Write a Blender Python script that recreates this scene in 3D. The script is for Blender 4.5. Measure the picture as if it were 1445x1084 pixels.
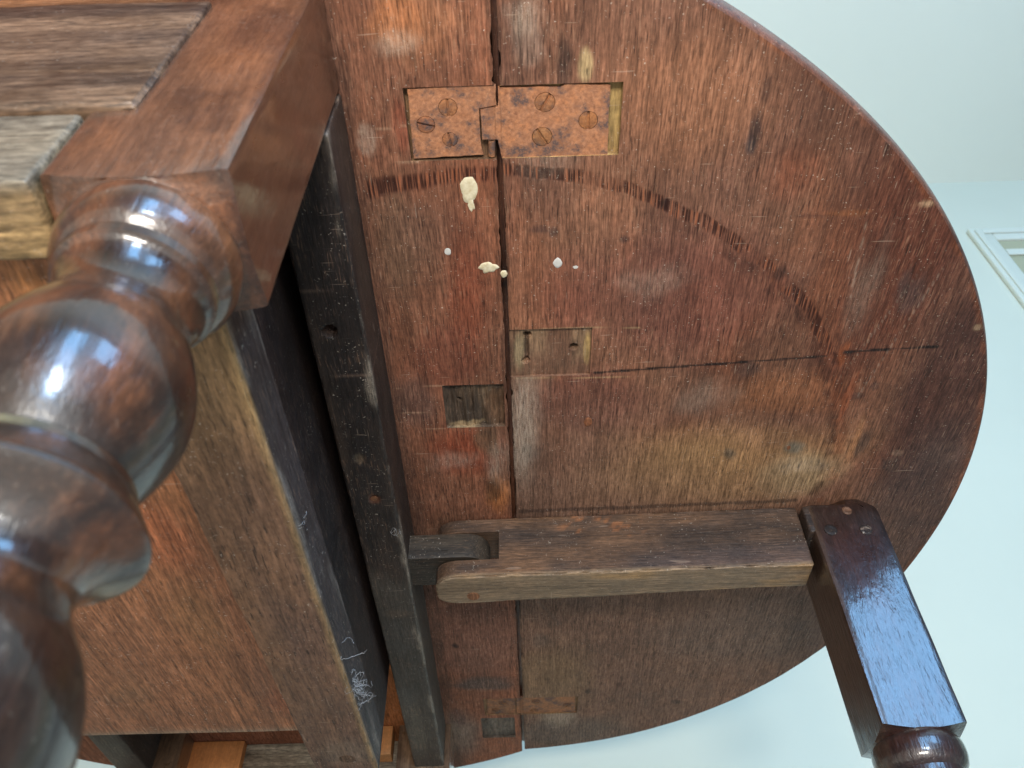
import bpy, bmesh, math
import numpy as np
from mathutils import Matrix, Vector

for o in list(bpy.data.objects):
    bpy.data.objects.remove(o)
S = bpy.context.scene
COL = S.collection

# ------------------------------------------------------------------ camera
# calibrated from the vanishing points of the joint, the hinges and the leg edges (photo pixels 1445 x 1084)
PW, PH, PF = 1445.0, 1084.0, 1150.0
def cam_rows(el, roll, yaw):
    f = np.array([math.sin(yaw)*math.cos(el), math.cos(yaw)*math.cos(el), math.sin(el)])
    r = np.array([math.cos(yaw), -math.sin(yaw), 0.0])
    u = np.cross(r, f)
    return np.array([math.cos(roll)*r+math.sin(roll)*u, -math.sin(roll)*r+math.cos(roll)*u, f])
CR = cam_rows(math.radians(46.623), math.radians(-1.1534), math.radians(-0.6741))
TOP = 0.70                                   # height of the underside of the table top
CAM = np.array([0.0067, 0.0, TOP-0.43])
def px(x, y, z=TOP):                         # photo pixel -> point on the horizontal plane z
    d = np.array([x-PW/2, -(y-PH/2), PF]) @ CR
    return CAM + d*((z-CAM[2])/d[2])
cd = bpy.data.cameras.new('camera')
cam = bpy.data.objects.new('camera', cd); COL.objects.link(cam)
m = Matrix.Identity(4)
for i in range(3):
    m[i][0] = CR[0][i]; m[i][1] = CR[1][i]; m[i][2] = -CR[2][i]; m[i][3] = CAM[i]
cam.matrix_world = m
cd.sensor_fit = 'HORIZONTAL'; cd.sensor_width = 36.0; cd.lens = PF/PW*36.0
cd.clip_start = 0.01; cd.clip_end = 50.0
cd.dof.use_dof = True; cd.dof.focus_distance = 0.60; cd.dof.aperture_fstop = 15.0
S.camera = cam

# ------------------------------------------------------------------ light
w = bpy.data.worlds.new('World'); S.world = w; w.use_nodes = True
bg = w.node_tree.nodes['Background']
bg.inputs[0].default_value = (0.70, 0.86, 1.0, 1); bg.inputs[1].default_value = 0.16
def area(name, loc, target, sx, sy, power, col):
    l = bpy.data.lights.new(name, 'AREA'); l.shape = 'RECTANGLE'; l.size = sx; l.size_y = sy
    l.energy = power; l.color = col
    o = bpy.data.objects.new(name, l); COL.objects.link(o); o.location = loc
    o.rotation_euler = (Vector(target)-Vector(loc)).to_track_quat('-Z', 'Y').to_euler()
    return o
area('window_light', (0.75, -1.85, 1.10), (0.55, 1.0, 0.80), 1.75, 1.85, 15.0, (0.42, 0.70, 1.0))       # wide window behind the camera, sky in it
area('tall_window', (0.33, -1.75, 0.98), (0.33, 1.0, 0.98), 0.42, 1.60, 28.0, (0.22, 0.54, 1.0))           # its brightest light
area('window_glare', (0.34, -1.70, 0.42), (0.0, 0.5, 0.6), 0.20, 0.24, 11.0, (0.88, 0.95, 1.0))            # bright gap low in the window
area('side_window', (1.50, -1.75, 1.56), (1.30, 1.0, 1.40), 0.85, 1.05, 33.0, (0.25, 0.56, 1.0))           # a second window
area('sun_patch', (0.02, -0.72, 0.02), (0.02, -0.55, 0.72), 0.42, 0.42, 37.0, (1.0, 0.94, 0.84))           # sunlit patch of floor below the window
area('underside_fill', (-0.25, 0.25, 0.03), (-0.10, 0.60, 0.70), 2.4, 2.0, 11.0, (1.0, 0.90, 0.76))          # added fill lamp for the underside, in place of light bounced off the floor
S.view_settings.view_transform = 'Standard'; S.view_settings.look = 'None'
S.view_settings.exposure = 0.0; S.view_settings.gamma = 1.0
S.view_settings.use_curve_mapping = False

# ------------------------------------------------------------------ small tools
def lin(r, g, b):
    c = np.array([r, g, b])/255.0
    return np.where(c <= 0.04045, c/12.92, ((c+0.055)/1.055)**2.4)
def _h(i, s):
    i = (i.astype(np.uint64) + np.uint64(s)*np.uint64(0x9E3779B97F4A7C15))
    i ^= i >> np.uint64(33); i *= np.uint64(0xff51afd7ed558ccd); i ^= i >> np.uint64(33)
    i *= np.uint64(0xc4ceb9fe1a85ec53); i ^= i >> np.uint64(33)
    return (i & np.uint64(0xffffff)).astype(np.float64)/float(0xffffff)
def vn(P, f, seed=0):                         # value noise 0..1, f may be a 3-vector of frequencies
    q = np.asarray(P, float)*np.asarray(f, float) + 1000.0
    i = np.floor(q).astype(np.int64); t = q-i; t = t*t*(3-2*t)
    out = 0
    for dx in (0, 1):
        for dy in (0, 1):
            for dz in (0, 1):
                k = (i[:, 0]+dx)*73856093 + (i[:, 1]+dy)*19349663 + (i[:, 2]+dz)*83492791
                wgt = (t[:, 0] if dx else 1-t[:, 0])*(t[:, 1] if dy else 1-t[:, 1])*(t[:, 2] if dz else 1-t[:, 2])
                out = out + wgt*_h(k, seed+1)
    return out
def fbm(P, f, seed=0, o=4):
    f = np.asarray(f, float); a, s, n = 1.0, 0.0, 0.0
    for k in range(o):
        s = s + a*vn(P, f*2**k, seed+17*k); n += a; a *= 0.55
    return s/n
def sst(a, b, x):
    t = np.clip((x-a)/(b-a), 0, 1); return t*t*(3-2*t)
def mixc(T, c, k):
    return T*(1-k[:, None]) + np.asarray(c)[None]*k[:, None]

def root(name, label, cat, loc=(0, 0, 0), group=None):
    o = bpy.data.objects.new(name, None); COL.objects.link(o); o.location = loc
    o.empty_display_size = 0.05
    o['label'] = label; o['category'] = cat
    if group: o['group'] = group
    return o
def build(name, V, F, mat, parent=None, tone=None, aux=None, smooth=None):
    V = np.asarray(V, float)
    me = bpy.data.meshes.new(name)
    me.from_pydata(V.tolist(), [], [list(map(int, f)) for f in F]); me.update()
    for nm, a in (('tone', tone), ('aux', aux)):
        if a is None: continue
        if nm == 'tone':                       # age has browned and darkened all the old wood
            a = np.asarray(a, float); lum = a@np.array([.25, .6, .15]); a = (lum[:, None]+(a-lum[:, None])*0.97)*np.array([0.78, 0.79, 0.73])
        at = me.color_attributes.new(nm, 'FLOAT_COLOR', 'POINT')
        at.data.foreach_set('color', np.c_[a, np.ones(len(a))].astype(np.float32).ravel())
    if smooth is not None:
        me.shade_smooth(); me.set_sharp_from_angle(angle=math.radians(smooth))
    me.materials.append(mat)
    o = bpy.data.objects.new(name, me); COL.objects.link(o)
    if parent: o.parent = parent
    return o
def tidy(V, F):                               # merge equal points, drop degenerate faces
    V = np.asarray(V, float); k = np.round(V*1e6).astype(np.int64)
    u, idx, inv = np.unique(k, axis=0, return_index=True, return_inverse=True); inv = inv.ravel()
    out = []
    for f in F:
        g = []
        for v in f:
            v = inv[v]
            if not g or g[-1] != v: g.append(v)
        if len(g) > 1 and g[0] == g[-1]: g.pop()
        if len(set(g)) > 2 and len(set(g)) == len(g): out.append(g)
    return V[idx], out
def axis_lines(a, b, bev, seg):
    L = b-a; n = max(1, int(round((L-2*bev)/seg)))
    return np.unique(np.round(np.concatenate([[a, a+bev*0.42], np.linspace(a+bev, b-bev, n+1), [b-bev*0.42, b]]), 7))
def rbox(x0, x1, y0, y1, z0, z1, seg=0.006, bev=0.0015, wob=0.0004, chip=0.0, seed=1, warp=None):
    lo = np.array([x0, y0, z0]); hi = np.array([x1, y1, z1])
    bev = min(bev, 0.45*(hi-lo).min())
    ls = [axis_lines(lo[i], hi[i], bev, seg) for i in range(3)]
    V, F = [], []
    for ax in range(3):
        a, b = [i for i in range(3) if i != ax]
        for side in (0, 1):
            A, B = np.meshgrid(ls[a], ls[b], indexing='ij')
            P = np.zeros(A.shape+(3,)); P[..., a] = A; P[..., b] = B; P[..., ax] = (lo, hi)[side][ax]
            base = sum(len(v) for v in V); na, nb = A.shape
            idx = base+np.arange(na*nb).reshape(na, nb)
            q = np.stack([idx[:-1, :-1], idx[1:, :-1], idx[1:, 1:], idx[:-1, 1:]], -1).reshape(-1, 4)
            flip = (side == 0) ^ (ax == 1)
            F.append(q[:, ::-1] if flip else q); V.append(P.reshape(-1, 3))
    V = np.concatenate(V); F = np.concatenate(F)
    V, F = tidy(V, F)
    q = np.clip(V, lo+bev, hi-bev); d = V-q; n = np.linalg.norm(d, axis=1, keepdims=True)
    edge = (np.abs(d) > 1e-7).sum(1) >= 2
    rb = np.full(len(V), bev)
    V = q + d/np.maximum(n, 1e-9)*rb[:, None]
    if chip > 0:                               # worn edges: knock irregular bits back towards the middle
        k = np.where(edge, np.maximum(0, fbm(V, 90, seed+5)-0.45)*2.5*chip, 0)
        c = np.clip(V, lo+4*bev, hi-4*bev); V = V + (c-V)*np.minimum(0.9, k/(4*bev))[:, None]
    if wob > 0:
        for i in range(3):
            V[:, i] += (fbm(V, 22, seed+31*i, 3)-0.5)*2*wob
    if warp: V = warp(V)
    return V, F
def join(parts):
    V, F, b = [], [], 0
    for v, f in parts:
        V.append(np.asarray(v, float)); F += [[i+b for i in g] for g in f]; b += len(v)
    return np.concatenate(V), F
def cyl(c, r, z0, z1, n=24, dome=0.0):
    a = np.linspace(0, 2*math.pi, n, endpoint=False)
    R = np.c_[np.cos(a), np.sin(a)]
    V = [[c[0]+r*x, c[1]+r*y, z] for z in (z0, z1) for x, y in R]
    F = [[i, (i+1) % n, n+(i+1) % n, n+i] for i in range(n)] + [list(range(n))[::-1], list(range(n, 2*n))]
    return V, F
def tube(pts, r, n=5):
    pts = [Vector(p) for p in pts]; V, F = [], []
    for i, p in enumerate(pts):
        t = (pts[min(i+1, len(pts)-1)]-pts[max(i-1, 0)]).normalized()
        a = t.orthogonal().normalized(); b = t.cross(a)
        for k in range(n):
            th = 2*math.pi*k/n; V.append(p + (a*math.cos(th)+b*math.sin(th))*r)
    for i in range(len(pts)-1):
        for k in range(n):
            F.append([i*n+k, i*n+(k+1) % n, (i+1)*n+(k+1) % n, (i+1)*n+k])
    return [list(v) for v in V], F

# ------------------------------------------------------------------ materials
class NT:
    def __init__(s, name):
        s.m = bpy.data.materials.new(name); s.m.use_nodes = True
        s.t = s.m.node_tree; s.n = s.t.nodes; s.b = s.n['Principled BSDF']
    def new(s, k, **kw):
        o = s.n.new(k)
        for a, v in kw.items(): setattr(o, a, v)
        return o
    def put(s, o, i, v):
        if hasattr(v, 'is_output') or isinstance(v, bpy.types.NodeSocket): s.t.links.new(v, o.inputs[i])
        else: o.inputs[i].default_value = v
    def math(s, op, a, b=0.0, c=0.0, clamp=False):
        o = s.new('ShaderNodeMath', operation=op, use_clamp=clamp)
        s.put(o, 0, a); s.put(o, 1, b); s.put(o, 2, c); return o.outputs[0]
    def vec(s, op, a, b):
        o = s.new('ShaderNodeVectorMath', operation=op); s.put(o, 0, a); s.put(o, 1, b); return o.outputs[0]
    def noise(s, v, scale=1.0, detail=4.0, rough=0.6):
        o = s.new('ShaderNodeTexNoise'); s.put(o, 'Vector', v); s.put(o, 'Scale', scale)
        s.put(o, 'Detail', detail); s.put(o, 'Roughness', rough); return o.outputs['Fac']
    def rng(s, v, a, b, c, d, smooth=False):
        o = s.new('ShaderNodeMapRange'); o.interpolation_type = 'SMOOTHSTEP' if smooth else 'LINEAR'
        s.put(o, 0, v); s.put(o, 1, a); s.put(o, 2, b); s.put(o, 3, c); s.put(o, 4, d); return o.outputs[0]
    def mix(s, f, a, b, mode='MIX'):
        o = s.new('ShaderNodeMix', data_type='RGBA', blend_type=mode, clamp_factor=True)
        s.put(o, 0, f); s.put(o, 6, a); s.put(o, 7, b); return o.outputs[2]
    def attr(s, name):
        o = s.new('ShaderNodeAttribute', attribute_name=name); return o
    def pos(s):
        return s.new('ShaderNodeTexCoord').outputs['Object']

def rgba(c): return (float(c[0]), float(c[1]), float(c[2]), 1.0)

def wood(name, axis, rough=0.62, coat=0.0, contrast=1.0, pore=0.6, speck=0.5, bump=0.5, figure=1.0, spec=0.35, fine=1.0, coat_rough=0.15):
    """tone attribute = colour of the piece; grain, pores, dirt and dust specks on top. aux.r = scraped hatching, aux.g = dust"""
    N = NT(name); P = N.pos()
    wn = N.new('ShaderNodeTexNoise'); N.put(wn, 'Vector', P); N.put(wn, 'Scale', 7.0); N.put(wn, 'Detail', 2.0)
    wv = N.new('ShaderNodeVectorMath', operation='SCALE')
    N.put(wv, 0, N.vec('SUBTRACT', wn.outputs['Color'], (0.5, 0.5, 0.5))); wv.inputs[3].default_value = 0.005
    Pw = N.vec('ADD', P, wv.outputs[0])
    def st(cross, along):
        v = [cross]*3; v['xyz'.index(axis)] = along; return N.vec('MULTIPLY', Pw, tuple(v))
    fib = N.noise(st(520*fine, 16), 1, 5, 0.7)
    fib2 = N.noise(st(1050*fine, 85), 1, 2, 0.6)
    fib3 = N.noise(st(1050*fine, 110), 1, 3, 0.65)
    ring = N.noise(st(75, 1.6), 1, 4, 0.55)
    blot = N.noise(P, 38, 6, 0.68)
    blot2 = N.noise(P, 260, 4, 0.7)
    tone = N.attr('tone').outputs['Color']; aux = N.attr('aux').outputs['Color']
    sep = N.new('ShaderNodeSeparateColor'); N.put(sep, 0, aux)
    k = N.math('MULTIPLY', N.rng(fib, 0.28, 0.72, 1-0.46*contrast, 1+0.46*contrast), N.rng(ring, 0.3, 0.7, 1-0.20*figure, 1+0.18*figure))
    k = N.math('MULTIPLY', k, N.rng(blot, 0.3, 0.7, 0.80, 1.16))
    k = N.math('MULTIPLY', k, N.rng(blot2, 0.3, 0.7, 0.84, 1.16))
    k = N.math('MULTIPLY', k, N.rng(fib3, 0.3, 0.7, 1-0.36*contrast, 1+0.40*contrast))
    sc = N.new('ShaderNodeVectorMath', operation='SCALE'); N.put(sc, 0, tone); N.t.links.new(k, sc.inputs[3])
    col = sc.outputs[0]
    pm = N.math('MULTIPLY', N.rng(fib2, 0.30, 0.43, 1.0, 0.0), N.rng(blot, 0.35, 0.6, 0.25, 1.0))
    pm = N.math('MULTIPLY', pm, pore)
    col = N.mix(pm, col, N.mix(0.78, col, (0.012, 0.007, 0.006, 1)))
    # pale rubbed fibres
    lf = N.math('MULTIPLY', N.rng(fib2, 0.56, 0.68, 0.0, 1.0), N.rng(blot, 0.42, 0.62, 0.05, 0.5))
    col = N.mix(N.math('MULTIPLY', lf, speck), col, rgba(lin(182, 140, 112)))
    # scraped hatching (short cuts along the grain)
    hv = N.noise(st(760, 24), 1, 1, 0.5)
    hm = N.math('MULTIPLY', N.rng(hv, 0.45, 0.52, 1.0, 0.0), sep.outputs[0], clamp=True)
    col = N.mix(N.math('MULTIPLY', hm, 0.8), col, rgba(lin(40, 15, 11)))
    hl = N.math('MULTIPLY', N.rng(hv, 0.56, 0.66, 0.0, 1.0), sep.outputs[0], clamp=True)
    col = N.mix(N.math('MULTIPLY', hl, 0.45), col, rgba(lin(170, 98, 62)))
    # dust and lint specks
    sp = N.math('MULTIPLY', N.rng(N.noise(P, 620, 2, 0.5), 0.66, 0.72, 0.0, 1.0), N.rng(N.noise(P, 60, 3, 0.6), 0.42, 0.62, 0.0, 1.0))
    col = N.mix(N.math('MULTIPLY', sp, speck), col, rgba(lin(214, 200, 184)))
    du = N.math('MULTIPLY', N.rng(N.math('ADD', N.math('MULTIPLY', fib3, 0.55), N.math('MULTIPLY', N.noise(P, 1100, 3, 0.7), 0.45)), 0.34, 0.62, 0.0, 1.0), sep.outputs[1], clamp=True)
    col = N.mix(N.math('MULTIPLY', du, 0.95), col, rgba(lin(188, 172, 154)))
    # thin random scratches
    for sd, (a, b) in enumerate(((60, 900), (900, 70))):
        v = N.vec('ADD', N.vec('MULTIPLY', P, (a, b, 300)), (3.1*sd, 7.7, 0))
        s_ = N.math('MULTIPLY', N.rng(N.noise(v, 0.6, 1, 0.4), 0.755, 0.79, 0, 1), 0.5*speck)
        col = N.mix(s_, col, rgba(lin(190, 165, 145)))
    N.put(N.b, 'Base Color', col)
    N.put(N.b, 'Roughness', N.math('ADD', N.rng(blot, 0.3, 0.7, rough-0.10, rough+0.10), N.math('MULTIPLY', sep.outputs[1], 0.2)))
    N.put(N.b, 'Specular IOR Level', spec)
    if coat: N.put(N.b, 'Coat Weight', coat); N.put(N.b, 'Coat Roughness', coat_rough)
    h = N.math('ADD', N.math('MULTIPLY', fib, 0.8), N.math('ADD', N.math('MULTIPLY', fib2, 0.5), N.math('MULTIPLY', fib3, 0.5)))
    h = N.math('SUBTRACT', h, N.math('MULTIPLY', pm, 0.5))
    h = N.math('SUBTRACT', h, N.math('MULTIPLY', hm, 0.9))
    h = N.math('ADD', h, N.math('MULTIPLY', blot2, 0.35))
    bp = N.new('ShaderNodeBump'); bp.inputs['Strength'].default_value = bump; bp.inputs['Distance'].default_value = 0.0007
    N.put(bp, 'Height', h); N.put(N.b, 'Normal', bp.outputs[0])
    if coat:
        b2 = N.new('ShaderNodeBump'); b2.inputs['Strength'].default_value = bump*0.30; b2.inputs['Distance'].default_value = 0.0007
        N.put(b2, 'Height', h); N.put(N.b, 'Coat Normal', b2.outputs[0])
    return N.m
M_under = wood('aged_oak_underside', 'y', rough=0.74, speck=0.62, pore=0.9, contrast=1.1, bump=0.65, figure=0.5, spec=0.2)
M_edge = wood('polished_table_edge', 'y', rough=0.45, coat=0.5, speck=0.3, coat_rough=0.25)
M_black = wood('blackened_rail', 'y', rough=0.58, speck=0.45, pore=0.4, contrast=0.8, bump=0.4, figure=0.6)
M_run = wood('runner_oak', 'y', rough=0.6, speck=0.5, pore=1.0, contrast=0.9, bump=0.6, figure=0.8, fine=0.62)
M_board = wood('drawer_bottom_oak', 'y', rough=0.55, speck=0.6, pore=0.7, contrast=1.1, bump=0.5, figure=0.8, fine=0.8)
M_gate = wood('gate_rail_oak', 'x', rough=0.6, speck=0.35, pore=0.6, contrast=1.0, bump=0.5, figure=1.0)
M_front = wood('drawer_front_oak', 'x', rough=0.45, speck=0.2, pore=0.8, contrast=1.3, bump=0.4, figure=1.8, coat=0.15, coat_rough=0.3, fine=0.5)
M_leg = wood('polished_leg_oak', 'z', rough=0.34, coat=1.0, speck=0.12, pore=0.5, contrast=0.8, bump=0.35, figure=1.6, coat_rough=0.09, fine=0.55, spec=0.5)
M_gleg = wood('dark_polished_leg', 'z', rough=0.35, coat=1.0, speck=0.05, pore=0.5, contrast=0.8, bump=0.75, figure=0.6, coat_rough=0.08, fine=0.42, spec=0.5)
M_raw = wood('raw_recess_wood', 'y', rough=0.75, speck=0.4, pore=0.5, contrast=1.0, bump=0.8)
M_new = wood('new_pine_block', 'z', rough=0.6, speck=0.1, pore=0.1, contrast=0.3, bump=0.2, figure=0.6)

def rust():
    N = NT('rusted_iron'); P = N.pos()
    a = N.noise(P, 70, 6, 0.7); b = N.noise(P, 420, 5, 0.75); c = N.noise(P, 1500, 2, 0.6)
    col = N.mix(N.rng(b, 0.3, 0.7, 0, 1), rgba(lin(124, 80, 58)), rgba(lin(194, 136, 100)))
    tone = N.attr('tone').outputs['Color']
    col = N.mix(1.0, col, tone, 'MULTIPLY')
    dk = N.math('MULTIPLY', N.rng(a, 0.50, 0.60, 0, 1), N.rng(b, 0.40, 0.52, 0.0, 1))
    col = N.mix(N.math('MULTIPLY', dk, 0.85), col, rgba(lin(66, 62, 66)))
    og = N.math('MULTIPLY', N.rng(a, 0.48, 0.38, 0, 1), N.rng(b, 0.45, 0.65, 0.2, 1))
    col = N.mix(N.math('MULTIPLY', og, 0.5), col, rgba(lin(196, 120, 66)))
    col = N.mix(N.rng(c, 0.66, 0.74, 0, 0.5), col, rgba(lin(210, 180, 150)))
    col = N.mix(N.rng(c, 0.36, 0.28, 0, 0.7), col, rgba(lin(50, 32, 26)))
    N.put(N.b, 'Base Color', col); N.put(N.b, 'Roughness', 0.72); N.put(N.b, 'Specular IOR Level', 0.3)
    bp = N.new('ShaderNodeBump'); bp.inputs['Strength'].default_value = 0.6; bp.inputs['Distance'].default_value = 0.0005
    N.put(bp, 'Height', N.math('ADD', b, N.math('MULTIPLY', c, 0.5))); N.put(N.b, 'Normal', bp.outputs[0])
    return N.m
M_rust = rust()
def plain(name, c, rough=0.6, var=0.08, scale=8, bump=0.0, spec=0.3, c2=None):
    N = NT(name); P = N.pos(); n = N.noise(P, scale, 5, 0.6)
    c2 = np.asarray(c)*(1-2*var) if c2 is None else c2
    N.put(N.b, 'Base Color', N.mix(N.rng(n, 0.3, 0.7, 0, 1), rgba(c2), rgba(c)))
    N.put(N.b, 'Roughness', rough); N.put(N.b, 'Specular IOR Level', spec)
    if bump:
        bp = N.new('ShaderNodeBump'); bp.inputs['Strength'].default_value = bump; bp.inputs['Distance'].default_value = 0.001
        N.put(bp, 'Height', N.noise(P, scale*12, 4, 0.6)); N.put(N.b, 'Normal', bp.outputs[0])
    return N.m
M_wall = plain('pale_mint_wall_paint', np.array([0.73, 0.71, 0.57]), 0.75, 0.02, 3, 0.05)
M_ceil = plain('white_ceiling_paint', np.array([0.87, 0.86, 0.75]), 0.8, 0.015, 2, 0.04)
M_trim = plain('white_gloss_trim', np.array([0.75, 0.74, 0.62]), 0.35, 0.02, 4)
M_beige = plain('beige_panel_paint', lin(188, 182, 150), 0.6, 0.04, 5)
M_floor = plain('pale_floor', np.array([0.58, 0.52, 0.46]), 0.5, 0.12, 6)
M_paint = plain('cream_paint_drop', lin(226, 216, 190), 0.5, 0.12, 300, c2=lin(196, 178, 140))
M_wpaint = plain('white_paint_drop', lin(206, 202, 196), 0.35, 0.05, 300)
M_web = plain('cobweb_silk', np.array([0.42, 0.41, 0.40]), 0.8, 0.05, 100)

# ------------------------------------------------------------------ setting
def struct(o): o['kind'] = 'structure'; return o
WY, CZ = 1.25, 2.40
def sheet(name, V, mat): return struct(build(name, V, [[0, 1, 2, 3]], mat))
sheet('floor', [(-3, -3, 0), (3, -3, 0), (3, WY, 0), (-3, WY, 0)], M_floor)
sheet('wall', [(-3, WY, 0), (3, WY, 0), (3, WY, CZ), (-3, WY, CZ)], M_wall)
sheet('ceiling', [(-3, -3, CZ), (-3, WY, CZ), (3, WY, CZ), (3, -3, CZ)], M_ceil)

# panelled door casing on the wall, only its upper left corner is in view
dt = root('door_frame', 'white moulded door frame with beige panels on the pale wall', 'door frame', (1.6, WY, 0))
def dbox(name, x0, x1, y0, y1, z0, z1, mat, parent=dt, bev=0.004):
    V, F = rbox(x0, x1, y0, y1, z0, z1, seg=0.5, bev=bev, wob=0)
    o = build(name, V-np.array(parent.location if parent is dt else dt.location), F, mat, parent, smooth=40)
    return o
X0, X1, ZH = 1.228, 2.05, 2.138
jl = dbox('jamb', X0, X0+0.055, WY-0.014, WY-0.0005, 0.0, ZH, M_trim)
hd = dbox('head', X0+0.0551, X1, WY-0.014, WY-0.0005, ZH-0.055, ZH, M_trim)
dbox('moulding', X0+0.012, X0+0.030, WY-0.019, WY-0.0141, 0.0, ZH-0.012, M_trim, bev=0.004)
dbox('moulding', X0+0.0301, X1, WY-0.019, WY-0.0141, ZH-0.030, ZH-0.012, M_trim, bev=0.004)
dbox('panel', X0+0.056, X1, WY-0.008, WY-0.0005, 0.0, ZH-0.056, M_beige, bev=0.002)
dbox('rail', X0+0.056, X1, WY-0.014, WY-0.0085, ZH-0.125, ZH-0.100, M_trim, bev=0.004)

# ------------------------------------------------------------------ the table
T = root('gateleg_table', 'old dark oak drop-leaf gateleg table seen from underneath with its round leaf raised', 'table')

# outline of the raised leaf, traced on the plane of the underside
tr = [(1000,3),(1075,55),(1140,105),(1200,155),(1248,203),(1290,248),(1330,300),(1360,360),(1385,430),(1393,490),(1389,560),(1375,620),(1350,690),(1312,760),(1279,805),(1165,915),(1100,951),(1000,1002),(872.6,1039.5),(744,1057)]
tp = np.array([px(*p)[:2] for p in tr])
CYC = 0.565
th = np.arctan2(tp[:, 1]-CYC, tp[:, 0]); rr = np.hypot(tp[:, 0], tp[:, 1]-CYC)
gh = np.array([[-1.57, 0.462], [-1.45, 0.452], [-1.3, 0.443]])
A_th = np.r_[gh[:, 0], th]; A_r = np.r_[gh[:, 1], rr]
pf = np.polyfit(A_th, A_r, 7, w=np.r_[0.4*np.ones(3), np.ones(len(th))])
tt = np.linspace(-math.pi/2, math.pi/2, 1500)
ox = np.polyval(pf, tt)*np.cos(tt); oy = CYC+np.polyval(pf, tt)*np.sin(tt)
YMIN, YMAX = oy[0], oy[-1]
def xout(y): return np.interp(y, oy, ox)

class Tone:                                    # colour of a surface with stains that have their own shape
    def __init__(s, P, base, alt, f=(14, 5, 14), seed=3):
        s.P = P; n = sst(0.30, 0.70, fbm(P, f, seed, 5))
        s.T = mixc(np.repeat(np.asarray(base)[None], len(P), 0), alt, n); s.A = np.zeros((len(P), 3))
    def mask(s, x, y, rx, ry, rot=0.0, ragged=0.5, soft=0.6, seed=0, z=TOP):
        c = px(x, y, z)[:2]; ax = np.linalg.norm(px(x+rx, y, z)[:2]-c); ay = np.linalg.norm(px(x, y+ry, z)[:2]-c)
        d = s.P[:, :2]-c; a = math.radians(rot); u = d[:, 0]*math.cos(a)+d[:, 1]*math.sin(a); v = -d[:, 0]*math.sin(a)+d[:, 1]*math.cos(a)
        r = np.sqrt((u/ax)**2+(v/ay)**2)
        r = r + ragged*(fbm(s.P, (0.5/ax*1.5, 0.5/ay*1.5, 1), seed+int(x), 4)-0.5)*2
        return 1-sst(1-soft, 1.0, r)
    def spot(s, x, y, rx, ry, col, k=0.8, **kw):
        s.T = mixc(s.T, lin(*col), k*s.mask(x, y, rx, ry, **kw)); return s
    def dust(s, x, y, rx, ry, k=0.8, **kw): s.A[:, 1] = np.maximum(s.A[:, 1], k*s.mask(x, y, rx, ry, **kw)); return s
    def line(s, p0, p1, wd, col, k=0.8, seed=0, rag=0.6):
        a = px(*p0)[:2]; b = px(*p1)[:2]; d = b-a; q = s.P[:, :2]-a
        t = np.clip(q@d/(d@d), 0, 1); r = np.linalg.norm(q-t[:, None]*d, axis=1)
        r = r/wd + rag*(fbm(s.P, 120, seed+5, 3)-0.5)
        s.T = mixc(s.T, lin(*col), k*(1-sst(0.4, 1.0, r))); return s

def rect(x0, y0, x1, y1):                      # pixel rectangle -> metric rectangle on the underside
    a = px(x0, (y0+y1)/2)[0]; b = px(x1, (y0+y1)/2)[0]; c = px((x0+x1)/2, y0)[1]; d = px((x0+x1)/2, y1)[1]
    return a, c, b, d
R_h1L = (px(574, 175)[0], px(640, 122)[1], -0.0020, px(640, 226)[1])
R_h1R = (0.0012, R_h1L[1]+0.0004, px(876, 172)[0], R_h1L[3]-0.0002)
R_m = (0.0012,) + rect(723, 464, 834, 531)[1:]
R_d = rect(627, 543, 716, 603)[:2] + (-0.0042, rect(627, 543, 716, 603)[3])
R_l1L = (px(683, 997)[0], px(740, 985)[1], -0.0020, px(740, 1008)[1])
R_l1R = (0.0012, R_l1L[1], px(815, 997)[0], R_l1L[3])
R_l2 = rect(680, 1013, 727, 1041)

def grid_lines(a, b, step, extra):
    n = max(2, int(round((b-a)/step))); g = np.linspace(a, b, n+1)
    e = np.array([v for v in extra if a < v < b])
    for v in e: g = g[np.abs(g-v) > step*0.45]
    return np.unique(np.r_[g, e])
def plane_grid(xs, ys, clampx=None, clampy=None, rects=(), zf=None):
    X, Y = np.meshgrid(xs, ys, indexing='ij')
    if clampx is not None: X = np.minimum(X, clampx(Y))
    if clampy is not None: Y = np.clip(Y, clampy(X)[0], clampy(X)[1])
    V = np.stack([X, Y, np.full_like(X, TOP)], -1).reshape(-1, 3)
    idx = np.arange(len(V)).reshape(X.shape)
    F = np.stack([idx[:-1, :-1], idx[:-1, 1:], idx[1:, 1:], idx[1:, :-1]], -1).reshape(-1, 4)
    c = V[F].mean(1); keep = np.ones(len(F), bool)
    for r in rects: keep &= ~((c[:, 0] > r[0]) & (c[:, 0] < r[2]) & (c[:, 1] > r[1]) & (c[:, 1] < r[3]))
    q = V[F]; ar = np.abs(np.cross(q[:, 2, :2]-q[:, 0, :2], q[:, 3, :2]-q[:, 1, :2]))
    keep &= ar > 1e-12
    F = F[keep]
    V, F = tidy(V, F)
    used = np.unique(np.concatenate([np.asarray(f) for f in F])); mp = -np.ones(len(V), int); mp[used] = np.arange(len(used))
    V = V[used]; F = [[mp[i] for i in f] for f in F]
    if zf is not None: V[:, 2] += zf(V, rects)
    return V, F
def relief(V, rects):
    h = (fbm(V, 18, 71, 3)-0.5)*0.0009 + (fbm(V, (160, 30, 1), 5, 2)-0.5)*0.00022
    k = np.ones(len(V))
    for r in rects:
        d = np.maximum(np.maximum(r[0]-V[:, 0], V[:, 0]-r[2]), np.maximum(r[1]-V[:, 1], V[:, 1]-r[3]))
        k = np.minimum(k, sst(0, 0.005, d))
    return h*k
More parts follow.
